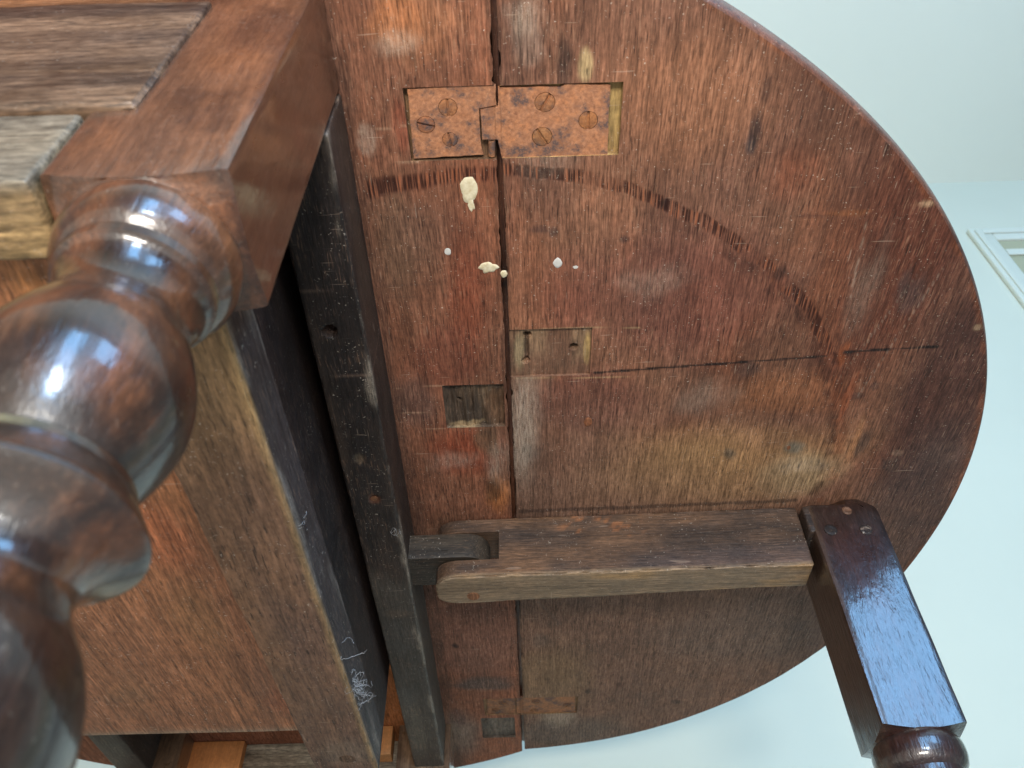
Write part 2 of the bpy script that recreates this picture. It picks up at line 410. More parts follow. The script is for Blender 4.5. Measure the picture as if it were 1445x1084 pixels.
def recess(r, depth, zf=None, open_x=None, step=0.0007):
    """floor and walls of a cut-out; the floor is a height field so that screw holes and splinters are real"""
    x0, y0, x1, y1 = r
    xs = np.linspace(x0, x1, max(3, int((x1-x0)/step))); ys = np.linspace(y0, y1, max(3, int((y1-y0)/step)))
    X, Y = np.meshgrid(xs, ys, indexing='ij'); V = np.stack([X, Y, np.full_like(X, TOP+depth)], -1).reshape(-1, 3)
    idx = np.arange(len(V)).reshape(X.shape)
    F = np.stack([idx[:-1, :-1], idx[:-1, 1:], idx[1:, 1:], idx[1:, :-1]], -1).reshape(-1, 4).tolist()
    if zf is not None: V[:, 2] += zf(V)
    V = V.tolist()
    loop = list(idx[:, 0]) + list(idx[-1, 1:]) + list(idx[:-1, -1][::-1]) + list(idx[0, 1:-1][::-1])
    b = len(V)
    for i in loop: V.append([V[i][0], V[i][1], TOP])
    n = len(loop)
    for k in range(n): F.append([loop[k], loop[(k+1) % n], b+(k+1) % n, b+k])
    return np.array(V), F
def dents(cs, r, d):
    def f(V):
        h = (fbm(V, (400, 60, 1), 9, 3)-0.5)*0.0006
        for c in cs: h = h + d*(1-sst(r*0.6, r, np.hypot(V[:, 0]-c[0], V[:, 1]-c[1]) + (fbm(V, 500, 3, 2)-0.5)*r*0.5))
        return h
    return f

THK = 0.0205
# ---- raised leaf
RL = [R_h1R, R_m, R_l1R]
xs = np.unique(np.r_[grid_lines(0.0012, 0.10, 0.0012, [v for r in RL for v in (r[0], r[2])]), np.linspace(0.10, 0.44, 265)])
ys = grid_lines(YMIN+1e-4, YMAX-1e-4, 0.0013, [v for r in RL for v in (r[1], r[3])])
ys = np.unique(np.r_[ys, YMIN+np.array([3e-4, 7e-4]), YMAX-np.array([3e-4, 7e-4])])
V, F = plane_grid(xs, ys, clampx=lambda Y: np.maximum(0.0012, xout(Y)), rects=RL, zf=relief)
je = np.abs(V[:, 0]-0.0012) < 1e-6             # ragged edge along the joint
inr = np.zeros(len(V), bool)
for r in RL: inr |= (V[:, 1] > r[1]-0.002) & (V[:, 1] < r[3]+0.002)
V[je, 0] += np.where(inr[je], 0, np.maximum(0, fbm(V[je], (1, 130, 1), 12, 4)-0.5)*0.004)
V[je, 2] += 0.0004
def leaf_tone(P):
    t = Tone(P, lin(152, 104, 82), lin(126, 86, 72), (16, 6, 1), 3)
    dk_ = sst(0.50, 0.68, fbm(P, (11, 5, 1), 57, 5)); t.T = mixc(t.T, lin(92, 58, 46), 0.55*dk_)
    wm_ = sst(0.54, 0.68, fbm(P, (13, 6, 1), 63, 5)); t.T = mixc(t.T, lin(172, 96, 62), 0.28*wm_)
    t.spot(1290, 330, 190, 380, (92, 48, 38), 0.85, ragged=0.35, soft=0.7)
    t.spot(1330, 560, 120, 200, (74, 47, 44), 0.8, ragged=0.4, soft=0.7)
    t.spot(1290, 720, 120, 120, (84, 66, 64), 0.7, ragged=0.4, soft=0.7)
    t.spot(1000, 420, 60, 130, (150, 92, 72), 0.5, ragged=0.7, soft=0.9)
    t.spot(800, 430, 60, 70, (158, 96, 78), 0.55, ragged=0.7, soft=0.9)
    t.spot(1100, 560, 90, 40, (160, 100, 66), 0.5, ragged=0.8, soft=0.9)
    t.spot(1120, 240, 60, 60, (150, 84, 60), 0.5, ragged=0.7, soft=0.9)
    t.spot(960, 120, 210, 130, (164, 110, 84), 0.8, ragged=0.5, soft=0.8)
    t.spot(930, 420, 220, 110, (124, 74, 66), 0.6, ragged=0.5, soft=0.8)
    t.spot(830, 560, 110, 60, (118, 68, 62), 0.6, ragged=0.4)
    t.spot(980, 650, 240, 75, (190, 142, 94), 0.95, ragged=0.6, soft=0.8)
    t.spot(1130, 670, 70, 40, (190, 158, 120), 0.75, ragged=0.6, soft=0.8)
    t.spot(830, 890, 500, 190, (134, 102, 88), 0.75, ragged=0.3, soft=0.5)
    t.spot(790, 960, 90, 60, (150, 118, 90), 0.6, ragged=0.6, soft=0.8)
    t.spot(790, 1035, 130, 28, (112, 98, 92), 0.7, ragged=0.4)
    t.spot(1060, 900, 160, 60, (118, 98, 90), 0.6, ragged=0.5, soft=0.8)
    # scraped arc left by the swinging leg
    c = np.array([-0.0241, 0.5197]); rad = np.hypot(P[:, 0]-c[0], P[:, 1]-c[1]); ang = np.arctan2(P[:, 1]-c[1], P[:, 0]-c[0])
    wob = (fbm(P, 40, 8, 3)-0.5)*0.008
    b1 = 1-sst(0.0030, 0.0050, np.abs(rad-0.2855+wob)); on = (ang > -1.62) & (ang < 0.12)
    b1 = b1*on
    t.T = mixc(t.T, lin(112, 54, 40), 0.14*b1*sst(-0.1, -0.4, ang)); t.A[:, 0] = np.maximum(t.A[:, 0], b1*sst(-0.2, -0.5, ang)*sst(.25,.5,fbm(P,(50,50,1),77,3)))
    b2 = (1-sst(0.0015, 0.006, np.abs(rad-0.2775+wob)))*on*sst(0.35, 0.6, fbm(P, 60, 4, 3))
    t.T = mixc(t.T, lin(60, 34, 30), 0.55*b2*sst(-1.25, -0.9, ang))
    b3 = (1-sst(0.002, 0.008, np.abs(rad-0.284+wob)))*sst(-0.45, -0.3, ang)*(ang < 0.2)
    t.T = mixc(t.T, lin(150, 76, 46), 0.3*b3*sst(.45, .6, fbm(P, 50, 88, 3)))
    # stains, knocks and the gate rail's painted shadow line
    for a in ((795, 85, 18, 55, (58, 44, 42), .75), (745, 60, 26, 40, (150, 128, 118), .35), (1065, 185, 11, 38, (62, 48, 48), .8), (1060, 205, 14, 16, (74, 64, 66), .6),
              (1082, 120, 12, 30, (80, 56, 50), .6), (938, 287, 9, 10, (40, 32, 32), .8), (1100, 385, 12, 14, (50, 38, 36), .6), (765, 325, 28, 12, (70, 52, 54), .6), (880, 338, 9, 9, (70, 50, 48), .75),
              (780, 330, 8, 10, (60, 50, 54), .6), (1290, 420, 22, 30, (96, 82, 82), .45), (1275, 400, 12, 26, (70, 62, 64), .5), (1050, 522, 24, 14, (72, 58, 58), .5),
              (1028, 640, 15, 12, (104, 94, 84), .7), (1122, 632, 18, 13, (128, 122, 112), .75), (1215, 628, 14, 22, (76, 62, 60), .6), (1210, 560, 18, 7, (60, 44, 44), .5),
              (1235, 545, 8, 8, (60, 50, 52), .5), (1255, 655, 16, 12, (80, 66, 62), .5), (1197, 560, 8, 40, (146, 76, 48), .6), (1207, 620, 7, 40, (166, 112, 76), .6), (1190, 500, 9, 24, (158, 84, 48), .7),
              (830, 976, 6, 4, (60, 46, 44), .7), (875, 967, 10, 5, (96, 66, 60), .6), (955, 990, 10, 4, (70, 60, 58), .6), (765, 905, 20, 14, (108, 92, 84), .5), (1253, 205, 9, 16, (56, 42, 42), .6), (1190, 300, 50, 6, (176, 106, 62), .35), (1145, 305, 40, 4, (80, 50, 44), .5),
              (1310, 287, 16, 6, (196, 160, 130), .7), (1380, 462, 9, 6, (180, 150, 122), .6), (1265, 640, 12, 5, (150, 120, 104), .5), (745, 640, 22, 16, (110, 92, 86), .5), (1340, 640, 40, 22, (110, 86, 80), .4)):
        t.spot(*a, ragged=0.7, soft=0.7)
    t.spot(826, 92, 13, 30, (196, 166, 124), .8, ragged=0.4, soft=0.5)
    t.line((838, 526), (1165, 503), 0.0015, (36, 28, 28), .95, rag=1.3); t.line((1192, 497), (1325, 489), 0.0013, (32, 27, 27), .95, rag=1.2)
    t.spot(1195, 497, 10, 8, (44, 38, 38), .7, ragged=0.6)
    t.line((728, 464), (902, 462), 0.0006, (190, 160, 124), .6); t.line((728, 534), (900, 532), 0.0006, (186, 150, 112), .6)
    t.line((735, 722), (1120, 706), 0.0035, (58, 46, 44), .6, rag=1.0)  # contact shadow along the gate rail, painted as a dark line
    t.line((1330, 380), (1210, 560), 0.0006, (160, 140, 128), .4, rag=1.2); t.line((1300, 380), (1180, 540), 0.0005, (160, 140, 128), .35, rag=1.4)
    t.line((1225, 300), (1200, 420), 0.0006, (170, 150, 136), .4, rag=1.4); t.line((760, 850), (790, 880), 0.003, (110, 92, 84), .4, rag=1.2)
    # grime along the joint and worn edge
    j = 1-sst(0.0005, 0.004, P[:, 0]+ (fbm(P, 80, 6, 3)-0.5)*0.004)
    t.T = mixc(t.T, lin(84, 62, 52), 0.6*j)
    e = 1-sst(0.001, 0.006, xout(P[:, 1])-P[:, 0]); t.T = mixc(t.T, lin(150, 84, 54), 0.35*e*sst(.4, .6, fbm(P, 60, 2, 3)))
    t.dust(745, 620, 40, 110, .75, ragged=1.1, soft=0.8).dust(740, 560, 30, 60, .6, ragged=0.8).dust(770, 200, 60, 60, .3, ragged=0.9, soft=.8)
    t.dust(1000, 560, 60, 40, .3, ragged=0.9, soft=0.9).dust(740, 30, 40, 60, .6, ragged=0.8, soft=0.9).dust(790, 1010, 40, 22, .6, ragged=.6).dust(930, 400, 60, 30, .25, ragged=.9, soft=.9)
    t.dust(1240, 380, 40, 90, .25, ragged=0.9, soft=0.9).dust(1130, 660, 60, 20, .35, ragged=.9, soft=.9)
    return t
t = leaf_tone(V)
nV = len(V)
# rim, top face and stepped joint edge
es = np.linspace(0, 1499, 520).astype(int); ex, ey = np.maximum(ox[es], 0.0012), oy[es]
nx, ny = np.gradient(ey), -np.gradient(ex); nn = np.hypot(nx, ny); nx /= nn; ny /= nn
rim = []
for q, (dz, off) in enumerate(((0, 0), (0.0012, 0.0011), (0.004, 0.0022), (0.010, 0.003), (0.016, 0.0022), (0.0195, -0.0005), (THK, -0.004))):
    rim.append(np.c_[np.maximum(ex+nx*off, 0.0012), ey+ny*off, np.full(len(ex), TOP+dz)+(0.0002 if q == 0 else 0)])
n_e = len(ex); RV = np.concatenate(rim); RF = []
for k in range(6):
    for i in range(n_e-1): RF.append([k*n_e+i, k*n_e+i+1, (k+1)*n_e+i+1, (k+1)*n_e+i])
RF.append([6*n_e+i for i in range(n_e)])
jw = []
for (xa, za) in ((0.0012, 0.0002), (0.0012, 0.0085), (0.0095, 0.0085), (0.0095, THK)):
    jw.append([[xa, YMIN+0.001, TOP+za], [xa, YMAX-0.001, TOP+za]])
jb = len(RV); RV = np.r_[RV, np.array(jw).reshape(-1, 3)]
for k in range(3): RF.append([jb+2*k, jb+2*k+2, jb+2*k+3, jb+2*k+1])
leaf = build('leaf', V, F, M_under, T, t.T, t.A, smooth=35)
rt = Tone(RV, lin(112, 70, 54), lin(84, 52, 42), (20, 20, 40), 2)
rimo = build('leaf_edge', RV, RF, M_edge, leaf, rt.T, rt.A, smooth=35)
# recesses of the leaf
def rec(name, r, depth, base, alt, parent, zf=None, spots=()):
    V, F = recess(r, depth, zf); q = Tone(V, lin(*base), lin(*alt), (60, 20, 60), 9)
    for s_ in spots: q.spot(*s_)
    return build(name, V, F, M_raw, parent, q.T, q.A, smooth=30)
rec('hinge_recess', R_h1R, 0.0042, (196, 160, 104), (120, 86, 58), leaf)
hc = [px(744, 476)[:2], px(742, 511)[:2], px(810, 492)[:2]]
gx = px(743, 493)[0]
def mzf(V):
    h = dents(hc, 0.0032, 0.006)(V)
    g = (1-sst(0.0006, 0.0016, np.abs(V[:, 0]-gx+(fbm(V, 200, 2, 2)-.5)*.001)))*(V[:, 1] > hc[0][1])*(V[:, 1] < hc[1][1])
    h = h + 0.0018*g - 0.0006*(V[:, 0] < gx-0.002)
    return h
rec('screw_recess', R_m, 0.0022, (158, 124, 98), (128, 90, 72), leaf, mzf, ((733, 498, 12, 40, (176, 152, 120), .8), (810, 492, 12, 12, (70, 44, 34), .5), (829, 490, 6, 30, (192, 156, 100), .8), (743, 493, 5, 26, (62, 44, 36), .7)))
rec('hinge_recess', R_l1R, 0.0030, (150, 116, 82), (112, 86, 66), leaf)

# ---- fixed top
FX = -0.63
def fend(X):
    u = np.clip((X+0.275)/0.52, -0.99, 0.99); e = 0.558*np.sqrt(1-u*u); return np.stack([CYC-e+0.01, 0.57+e])
RFx = [R_h1L, R_d, R_l1L, R_l2]
xs = np.unique(np.r_[np.linspace(FX, -0.10, 60), grid_lines(-0.10, -0.0020, 0.0012, [v for r in RFx for v in (r[0], r[2])])])
ys = np.unique(np.r_[grid_lines(0.0, 1.14, 0.0014, [v for r in RFx for v in (r[1], r[3])])])
V, F = plane_grid(xs, ys, clampy=fend, rects=RFx, zf=relief)
je = np.abs(V[:, 0]+0.0020) < 1e-6
inr = np.zeros(len(V), bool)
for r in RFx[:1]+RFx[2:3]: inr |= (V[:, 1] > r[1]-0.002) & (V[:, 1] < r[3]+0.002)
V[je, 0] -= np.where(inr[je], 0, np.maximum(0, fbm(V[je], (1, 110, 1), 22, 4)-0.5)*0.004)
V[je, 2] += 0.0004
def fix_tone(P):
    t = Tone(P, lin(156, 96, 72), lin(132, 86, 68), (18, 7, 1), 13)
    t.spot(580, 50, 90, 70, (172, 112, 80), .7, ragged=.6, soft=.8).spot(560, 30, 40, 40, (190, 118, 76), .5, ragged=.7)
    t.spot(560, 350, 60, 120, (116, 86, 70), .75, ragged=.4, soft=.7).spot(600, 330, 60, 50, (120, 84, 70), .5, ragged=.6)
    t.spot(660, 420, 45, 130, (146, 72, 50), .6, ragged=.5, soft=.8).spot(630, 500, 60, 60, (120, 64, 52), .5, ragged=.6)
    t.spot(590, 570, 40, 50, (110, 82, 76), .6, ragged=.5).spot(650, 640, 70, 50, (150, 68, 44), .7, ragged=.5, soft=.8)
    t.spot(700, 700, 24, 40, (176, 108, 60), .7, ragged=.6).spot(695, 690, 14, 20, (66, 52, 44), .6, ragged=.8).spot(690, 620, 30, 30, (108, 92, 74), .6, ragged=.7)
    t.spot(670, 900, 110, 70, (136, 96, 84), .7, ragged=.3, soft=.6).spot(680, 965, 60, 14, (86, 82, 82), .7, ragged=.5).spot(650, 1040, 50, 40, (126, 108, 102), .7, ragged=.4)
    t.spot(645, 1015, 14, 16, (84, 48, 48), .7, ragged=.5).spot(643, 912, 7, 5, (44, 36, 36), .8, ragged=.5).spot(530, 200, 30, 40, (118, 76, 62), .5, ragged=.6)
    t.spot(565, 180, 14, 45, (150, 80, 60), .6, ragged=.6).spot(640, 760, 60, 40, (104, 78, 64), .6, ragged=.4)
    c = np.array([-0.0241, 0.5197]); rad = np.hypot(P[:, 0]-c[0], P[:, 1]-c[1])
    wob = (fbm(P, 40, 8, 3)-0.5)*0.006
    b = (1-sst(0.003, 0.007, np.abs(rad-0.2815+wob)))*(P[:, 1] < 0.4)*(P[:, 0] > -0.08)
    t.T = mixc(t.T, lin(112, 54, 40), 0.3*b); t.A[:, 0] = b
    for a, b_ in (((505, 186), (572, 178)), ((515, 232), (590, 228)), ((560, 548), (626, 544)), ((575, 607), (627, 604)), ((565, 583), (626, 580))):
        t.line(a, b_, 0.0006, (190, 150, 126), .55)
    for y in (296, 306, 318, 326, 338, 352, 366, 384, 402, 420):
        t.line((530+0.11*(y-290), y), (600+((y*37) % 31), y), 0.0007, (92, 66, 58), .28, rag=1.2)
    j = 1-sst(0.002, 0.006, -P[:, 0]+(fbm(P, 80, 6, 3)-0.5)*0.004); t.T = mixc(t.T, lin(86, 62, 52), 0.55*j)
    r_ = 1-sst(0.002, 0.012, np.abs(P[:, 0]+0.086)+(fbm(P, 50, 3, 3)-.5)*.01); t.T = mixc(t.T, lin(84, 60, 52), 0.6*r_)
    # unstained wood behind the frame, far end
    o_ = ((P[:, 0] < -0.12) & (P[:, 1] > 0.5)).astype(float); t.T = mixc(t.T, lin(196, 118, 66), 0.75*o_*sst(-.26, -.2, P[:, 0]))
    t.dust(700, 650, 24, 50, .55, ragged=.8, soft=.8).dust(560, 60, 50, 30, .5, ragged=.9, soft=.9).dust(640, 1030, 40, 30, .4, ragged=.8, soft=.9).dust(640, 650, 50, 20, .4, ragged=.9, soft=.9).dust(520, 200, 16, 30, .4, ragged=.9)
    return t
t = fix_tone(V)
top = build('fixed_top', V, F, M_under, T, t.T, t.A, smooth=35)
# body of the fixed top above its underside: rim, top face and the tongue of the rule joint
xr = np.linspace(FX, -0.0020, 80); fe = fend(xr)
loop = np.r_[np.c_[xr, fe[1]], np.c_[xr[::-1], fe[0][::-1]]]; n = len(loop)
BV = np.r_[np.c_[loop, np.full(n, TOP+0.0002)], np.c_[loop, np.full(n, TOP+THK)]]
BF = [[i, (i+1) % n, n+(i+1) % n, n+i] for i in range(n)] + [[n+i for i in range(n)]]
tv, tf = rbox(-0.0035, 0.0080, fe[0][-1]+0.006, fe[1][-1]-0.006, TOP+0.0095, TOP+THK-0.001, seg=0.05, bev=0.002, wob=0)
BV, BF = join([(BV, BF), (tv, tf)])
bt = Tone(BV, lin(120, 74, 56), lin(92, 58, 46), (20, 20, 40), 4)
build('top_edge', BV, BF, M_edge, top, bt.T, bt.A, smooth=35)
rec('hinge_recess', R_h1L, 0.0042, (120, 88, 62), (90, 64, 48), top)
def splint(V):
    return (fbm(V, (300, 26, 1), 33, 3)-0.5)*0.0085 + 0.004*(1-sst(0.001, 0.0022, np.hypot(V[:, 0]-px(648, 568)[0], V[:, 1]-px(648, 568)[1])))
rec('splintered_recess', R_d, 0.0030, (124, 100, 82), (82, 66, 56), top, splint, ((700, 580, 26, 40, (122, 84, 60), .6), (660, 601, 30, 5, (190, 160, 124), .6)))
rec('hinge_recess', R_l1L, 0.0030, (140, 108, 80), (104, 80, 64), top)
rec('splintered_recess', R_l2, 0.0024, (118, 104, 96), (84, 74, 68), top, lambda V: (fbm(V, (200, 60, 1), 35, 3)-0.5)*0.003)

# ---- hinges
def screw(c, r, slot_deg, parent, z, bump_out=0.0004, tint=(1, 1, 1)):
    a0 = math.radians(slot_deg); w_ = r*0.15; V, F = [], []
    for sgn in (1, -1):                       # two half heads either side of the slot
        lo_ = math.asin(w_/r); ang = np.linspace(lo_, math.pi-lo_, 14)
        ring = [(r*math.cos(q), sgn*r*math.sin(q)) for q in ang]
        for zz, k in ((z+0.0012, 1.0), (z-bump_out*0.5, 1.0), (z-bump_out, 0.88)):
            for (x, y) in ring:
                yy = sgn*max(w_, abs(y)*k); V.append((x*k, yy, zz))
        b = len(V)-42; n_ = 14
        for k in (0, 1):
            for i in range(n_): F.append([b+k*n_+i, b+k*n_+(i+1) % n_, b+(k+1)*n_+(i+1) % n_, b+(k+1)*n_+i])
        F.append([b+28+i for i in range(n_)])
    cv, cf = cyl((0, 0), r*0.97, z+0.0010, z+0.0016, 20); V2, F2 = join([(np.array(V), F), (cv, cf)])
    ca, sa = math.cos(a0), math.sin(a0)
    V2 = np.c_[c[0]+V2[:, 0]*ca-V2[:, 1]*sa, c[1]+V2[:, 0]*sa+V2[:, 1]*ca, V2[:, 2]]
    return build('screw', V2, F2, M_rust, parent, np.repeat(np.array([tint], float), len(V2), 0), smooth=35)
def plate(name, poly, z0, z1, parent, tint=(1, 1, 1), seed=2, holes=()):
    """flat iron plate from a pixel polygon (edges broken up a little), drilled for its screws"""
    P = []
    for i in range(len(poly)):
        a = px(*poly[i], z0)[:2]; b = px(*poly[(i+1) % len(poly)], z0)[:2]; n_ = max(2, int(np.linalg.norm(b-a)/0.0015))
        for k in range(n_): P.append(a+(b-a)*k/n_)
    P = np.array(P); Q3 = np.c_[P, np.zeros(len(P))]
    P = P + np.c_[fbm(Q3, 220, seed, 3)-0.5, fbm(Q3, 220, seed+9, 3)-0.5]*0.0009
    bm = bmesh.new(); fe_ = []
    loops = [P] + [np.array([[c[0]+r*math.cos(q), c[1]+r*math.sin(q)] for q in np.linspace(0, 2*math.pi, 22, endpoint=False)]) for c, r in holes]
    for L in loops:
        lo_ = [bm.verts.new((*p, z0)) for p in L]; hi_ = [bm.verts.new((*p, z1)) for p in L]
        for i in range(len(L)):
            fe_.append(bm.edges.new((lo_[i], lo_[(i+1) % len(L)])))
            bm.faces.new((lo_[i], lo_[(i+1) % len(L)], hi_[(i+1) % len(L)], hi_[i]))
    bmesh.ops.triangle_fill(bm, use_beauty=True, use_dissolve=False, edges=fe_, normal=(0, 0, -1))
    me = bpy.data.meshes.new(name); bm.to_mesh(me); bm.free()
    at = me.color_attributes.new('tone', 'FLOAT_COLOR', 'POINT')
    at.data.foreach_set('color', np.tile(np.array([*tint, 1.0], np.float32), len(me.vertices)))
    me.materials.append(M_rust); o = bpy.data.objects.new(name, me); COL.objects.link(o); o.parent = parent
    return o
mpx = np.linalg.norm(px(701, 175)-px(700, 175))
SCR = [(601, 176, 12.2, 15, (1.12, .98, .95)), (632, 152, 12.6, 88, (1.05, .98, .9)), (635, 197, 10.5, 80, (.92, .86, .85)), (769, 144.5, 13.6, -60, (1.0, .95, .9)), (830, 170, 13.0, 90, (1.12, 1.0, .8)), (765, 193, 13.8, 58, (1.0, .98, .85))]
ZP = TOP+0.0006
HO = [(px(q[0], q[1], ZP)[:2], q[2]*mpx*1.07) for q in SCR]
h1 = plate('hinge', [(575, 127), (640, 122), (699, 121), (700, 149), (676, 153), (678, 199), (682, 218), (584, 224)], ZP, ZP+0.0024, T, seed=3, holes=HO[:3])
h1['label'] = 'large rusty iron hinge with six slotted screws'
plate('hinge_plate', [(678, 154.5), (703, 151), (703, 124), (790, 123), (800, 119), (861, 121), (857, 221), (708, 224), (703, 197), (681, 197)], ZP, ZP+0.0024, h1, seed=5, holes=HO[3:])
pv, pf_ = tube([(px(694, y)[0], px(694, y)[1], TOP+0.0022) for y in (199, 205, 212, 222)], 0.0022, 10)
build('hinge_pin', pv, pf_, M_rust, h1, np.ones((len(pv), 3)), smooth=50)
for x, y, r, a, tn in SCR:
    screw(px(x, y, ZP)[:2], r*mpx, a, h1, ZP, 0.0002, tn)
h2 = plate('hinge', [(687, 986), (727, 984.5), (727, 1009), (688, 1010)], TOP+0.0012, TOP+0.0026, T, tint=(.6, .62, .60), seed=7)
h2['label'] = 'small brown hinge set in the far end of the joint'
plate('hinge_plate', [(729, 984.5), (811, 983), (812, 1007), (729, 1009)], TOP+0.0012, TOP+0.0026, h2, tint=(.72, .74, .70), seed=8)
mp2 = np.linalg.norm(px(741, 997)-px(740, 997))
for x, y, a in ((710, 992, 20), (700, 1002, 60), (756, 990, 10), (754, 1003, 70), (800, 995, 120)):
    screw(px(x, y, TOP+.0012)[:2], 6.2*mp2, a, h2, TOP+0.0012, 0.0007, (.55, .55, .52))

# ---- paint drops, pegs on the underside
def drop(x, y, rx, ry, mat, parent, h=0.0007, rot=0.0, seed=1, name='paint_drop', ragged=0.12):
    c = px(x, y); ax = np.linalg.norm(px(x+rx, y)-c); ay = np.linalg.norm(px(x, y+ry)-c)
    a = np.linspace(0, 2*math.pi, 28, endpoint=False); k = 1+ragged*2*(vn(np.c_[np.cos(a), np.sin(a), a*0+seed], 2.2, seed)-0.5)
    V, F = [], []
    for s_, hh in ((1, -0.0004), (0.92, h*0.5), (0.6, h*0.95)):
        for q, kk in zip(a, k):
            u, v = math.cos(q)*ax*kk*s_, math.sin(q)*ay*kk*s_
            V.append((c[0]+u*math.cos(rot)-v*math.sin(rot), c[1]+u*math.sin(rot)+v*math.cos(rot), TOP-hh*(0.32 if hh > 0 else 1)))
    for r_ in (0, 1):
        for i in range(28): F.append([r_*28+i, (r_+1)*28+i, (r_+1)*28+(i+1) % 28, r_*28+(i+1) % 28])
    F.append([56+i for i in range(28)][::-1])
    return build(name, V, F, mat, parent, np.repeat(lin(150, 92, 62)[None], len(V), 0), smooth=60)
drop(632, 355, 5, 5.5, M_wpaint, top, seed=3)
drop(690, 378, 14, 7.5, M_paint, top, seed=4, ragged=.25, h=.0012)
drop(711, 387, 5, 5, M_paint, top, seed=6, h=.0012)
drop(787, 371, 7, 7.5, M_wpaint, leaf, seed=5)
drop(812, 377, 5, 3, M_wpaint, leaf, seed=7, ragged=.3, h=.0003)
drop(662, 268, 13, 18, M_paint, top, seed=19, ragged=.18, h=.0004)
drop(665, 290, 5, 9, M_paint, top, seed=11, ragged=.35, h=.0004)
drop(832, 1028, 6.5, 10, M_paint, leaf, seed=12, ragged=.25, h=.0006)
drop(830, 596, 6, 6.5, M_raw, leaf, seed=15, ragged=.1, h=.0006, name='peg')
drop(1113, 632, 3, 3, M_raw, leaf, seed=16, ragged=.2, h=.0003, name='peg')

def tn(P, base, alt, f=(20, 20, 20), seed=1, spots=(), z=TOP):
    q = Tone(P, lin(*base), lin(*alt), f, seed)
    for s_ in spots: q.spot(*s_, z=z, ragged=.6, soft=.7)
    return q
def part(name, vf, mat, base, alt, f=(20, 20, 20), seed=1, parent=T, spots=(), z=TOP, post=None, label=None, smooth=35):
    V, F = vf; q = tn(V, base, alt, f, seed, spots, z)
    if post: post(q)
    o = build(name, V, F, mat, parent, q.T, q.A, smooth=smooth)
    if label: o['label'] = label
    return o

# ---- blackened long rail beside the joint, with a drilled hole
AX0, AX1, AZ = -0.1190, -0.0852, 0.651
hole = px(466, 468, AZ)[:2]
def apw(V):
    V = V.copy(); y = V[:, 1]
    k = np.clip((y-0.25)/0.6, -0.2, 1.4); V[:, 0] += -0.0055*k
    b = V[:, 2] < AZ+0.0035
    d = np.hypot(V[:, 0]-hole[0], V[:, 1]-hole[1])
    V[:, 2] += np.where(b, 0.012*(1-sst(0.0030, 0.0043, d)), 0)
    for (x, y_, r_, dd) in ((508, 648, .0045, .0009), (528, 705, .0042, .0022)):
        c = px(x, y_, AZ)[:2]; V[:, 2] += np.where(b, dd*(1-sst(r_*.7, r_, np.hypot(V[:, 0]-c[0], V[:, 1]-c[1]))), 0)
    return V
def ap_post(q):
    P = q.P
    e = (1-sst(0.001, 0.006, np.abs(P[:, 0]-(AX1-0.0055*np.clip((P[:, 1]-.25)/.6, -.2, 1.4)))+(fbm(P, 60, 4, 4)-.5)*.012))*(1-sst(.002, .009, P[:, 2]-AZ))
    q.A[:, 1] = np.maximum(q.A[:, 1], .55*e*sst(.42, .6, fbm(P, (90, 25, 90), 9, 3)))
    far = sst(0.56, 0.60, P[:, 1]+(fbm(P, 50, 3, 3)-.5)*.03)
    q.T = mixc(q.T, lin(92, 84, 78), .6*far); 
    ins = 1-sst(.003, .0046, np.hypot(P[:, 0]-hole[0], P[:, 1]-hole[1])); q.T = mixc(q.T, lin(70, 44, 34), ins*.8)
    # scribed lines across the rail
    for yy in (px(450, 411, AZ)[1], px(480, 529, AZ)[1]):
        q.T = mixc(q.T, lin(120, 96, 86), .5*(1-sst(.0002, .0009, np.abs(P[:, 1]-yy-.04*(P[:, 0]-AX0)))))
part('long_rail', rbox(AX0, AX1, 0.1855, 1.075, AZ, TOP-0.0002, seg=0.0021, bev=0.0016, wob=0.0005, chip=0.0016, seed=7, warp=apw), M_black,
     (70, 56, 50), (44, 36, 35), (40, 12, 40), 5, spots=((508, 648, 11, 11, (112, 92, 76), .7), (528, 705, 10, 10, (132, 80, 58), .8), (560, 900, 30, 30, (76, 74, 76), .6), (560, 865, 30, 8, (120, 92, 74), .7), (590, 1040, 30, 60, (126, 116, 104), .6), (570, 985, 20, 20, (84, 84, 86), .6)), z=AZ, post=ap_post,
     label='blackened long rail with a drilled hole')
V, F = cyl(px(528, 705, AZ)[:2], 0.0026, AZ+0.0008, AZ+0.004, 20)
build('screw', V, F, M_rust, T, np.full((len(V), 3), .6))

# ---- drawer runner and the upright board above it
RZ = 0.507
def run_post(q):
    P = q.P
    e = 1-sst(0.0, 0.004, -0.1030-P[:, 0]+(fbm(P, 60, 2, 3)-.5)*.003)
    bot = 1-sst(0.001, 0.004, P[:, 2]-RZ)
    q.T = mixc(q.T, lin(190, 152, 108), .6*e*bot)
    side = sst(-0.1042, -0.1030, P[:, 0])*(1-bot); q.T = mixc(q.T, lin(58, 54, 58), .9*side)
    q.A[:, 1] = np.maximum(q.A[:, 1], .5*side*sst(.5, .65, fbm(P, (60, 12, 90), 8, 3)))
    n_ = 1-sst(0.20, 0.30, P[:, 1]); q.T = mixc(q.T, lin(176, 138, 92), .5*n_*bot)
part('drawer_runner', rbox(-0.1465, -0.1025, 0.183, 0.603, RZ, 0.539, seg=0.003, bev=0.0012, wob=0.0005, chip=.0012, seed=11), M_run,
     (148, 108, 84), (118, 88, 74), (70, 7, 30), 3, spots=((360, 560, 60, 90, (150, 120, 88), .4), (430, 900, 30, 60, (110, 82, 72), .6), (490, 1060, 60, 26, (122, 104, 92), .6)), z=RZ, post=run_post)
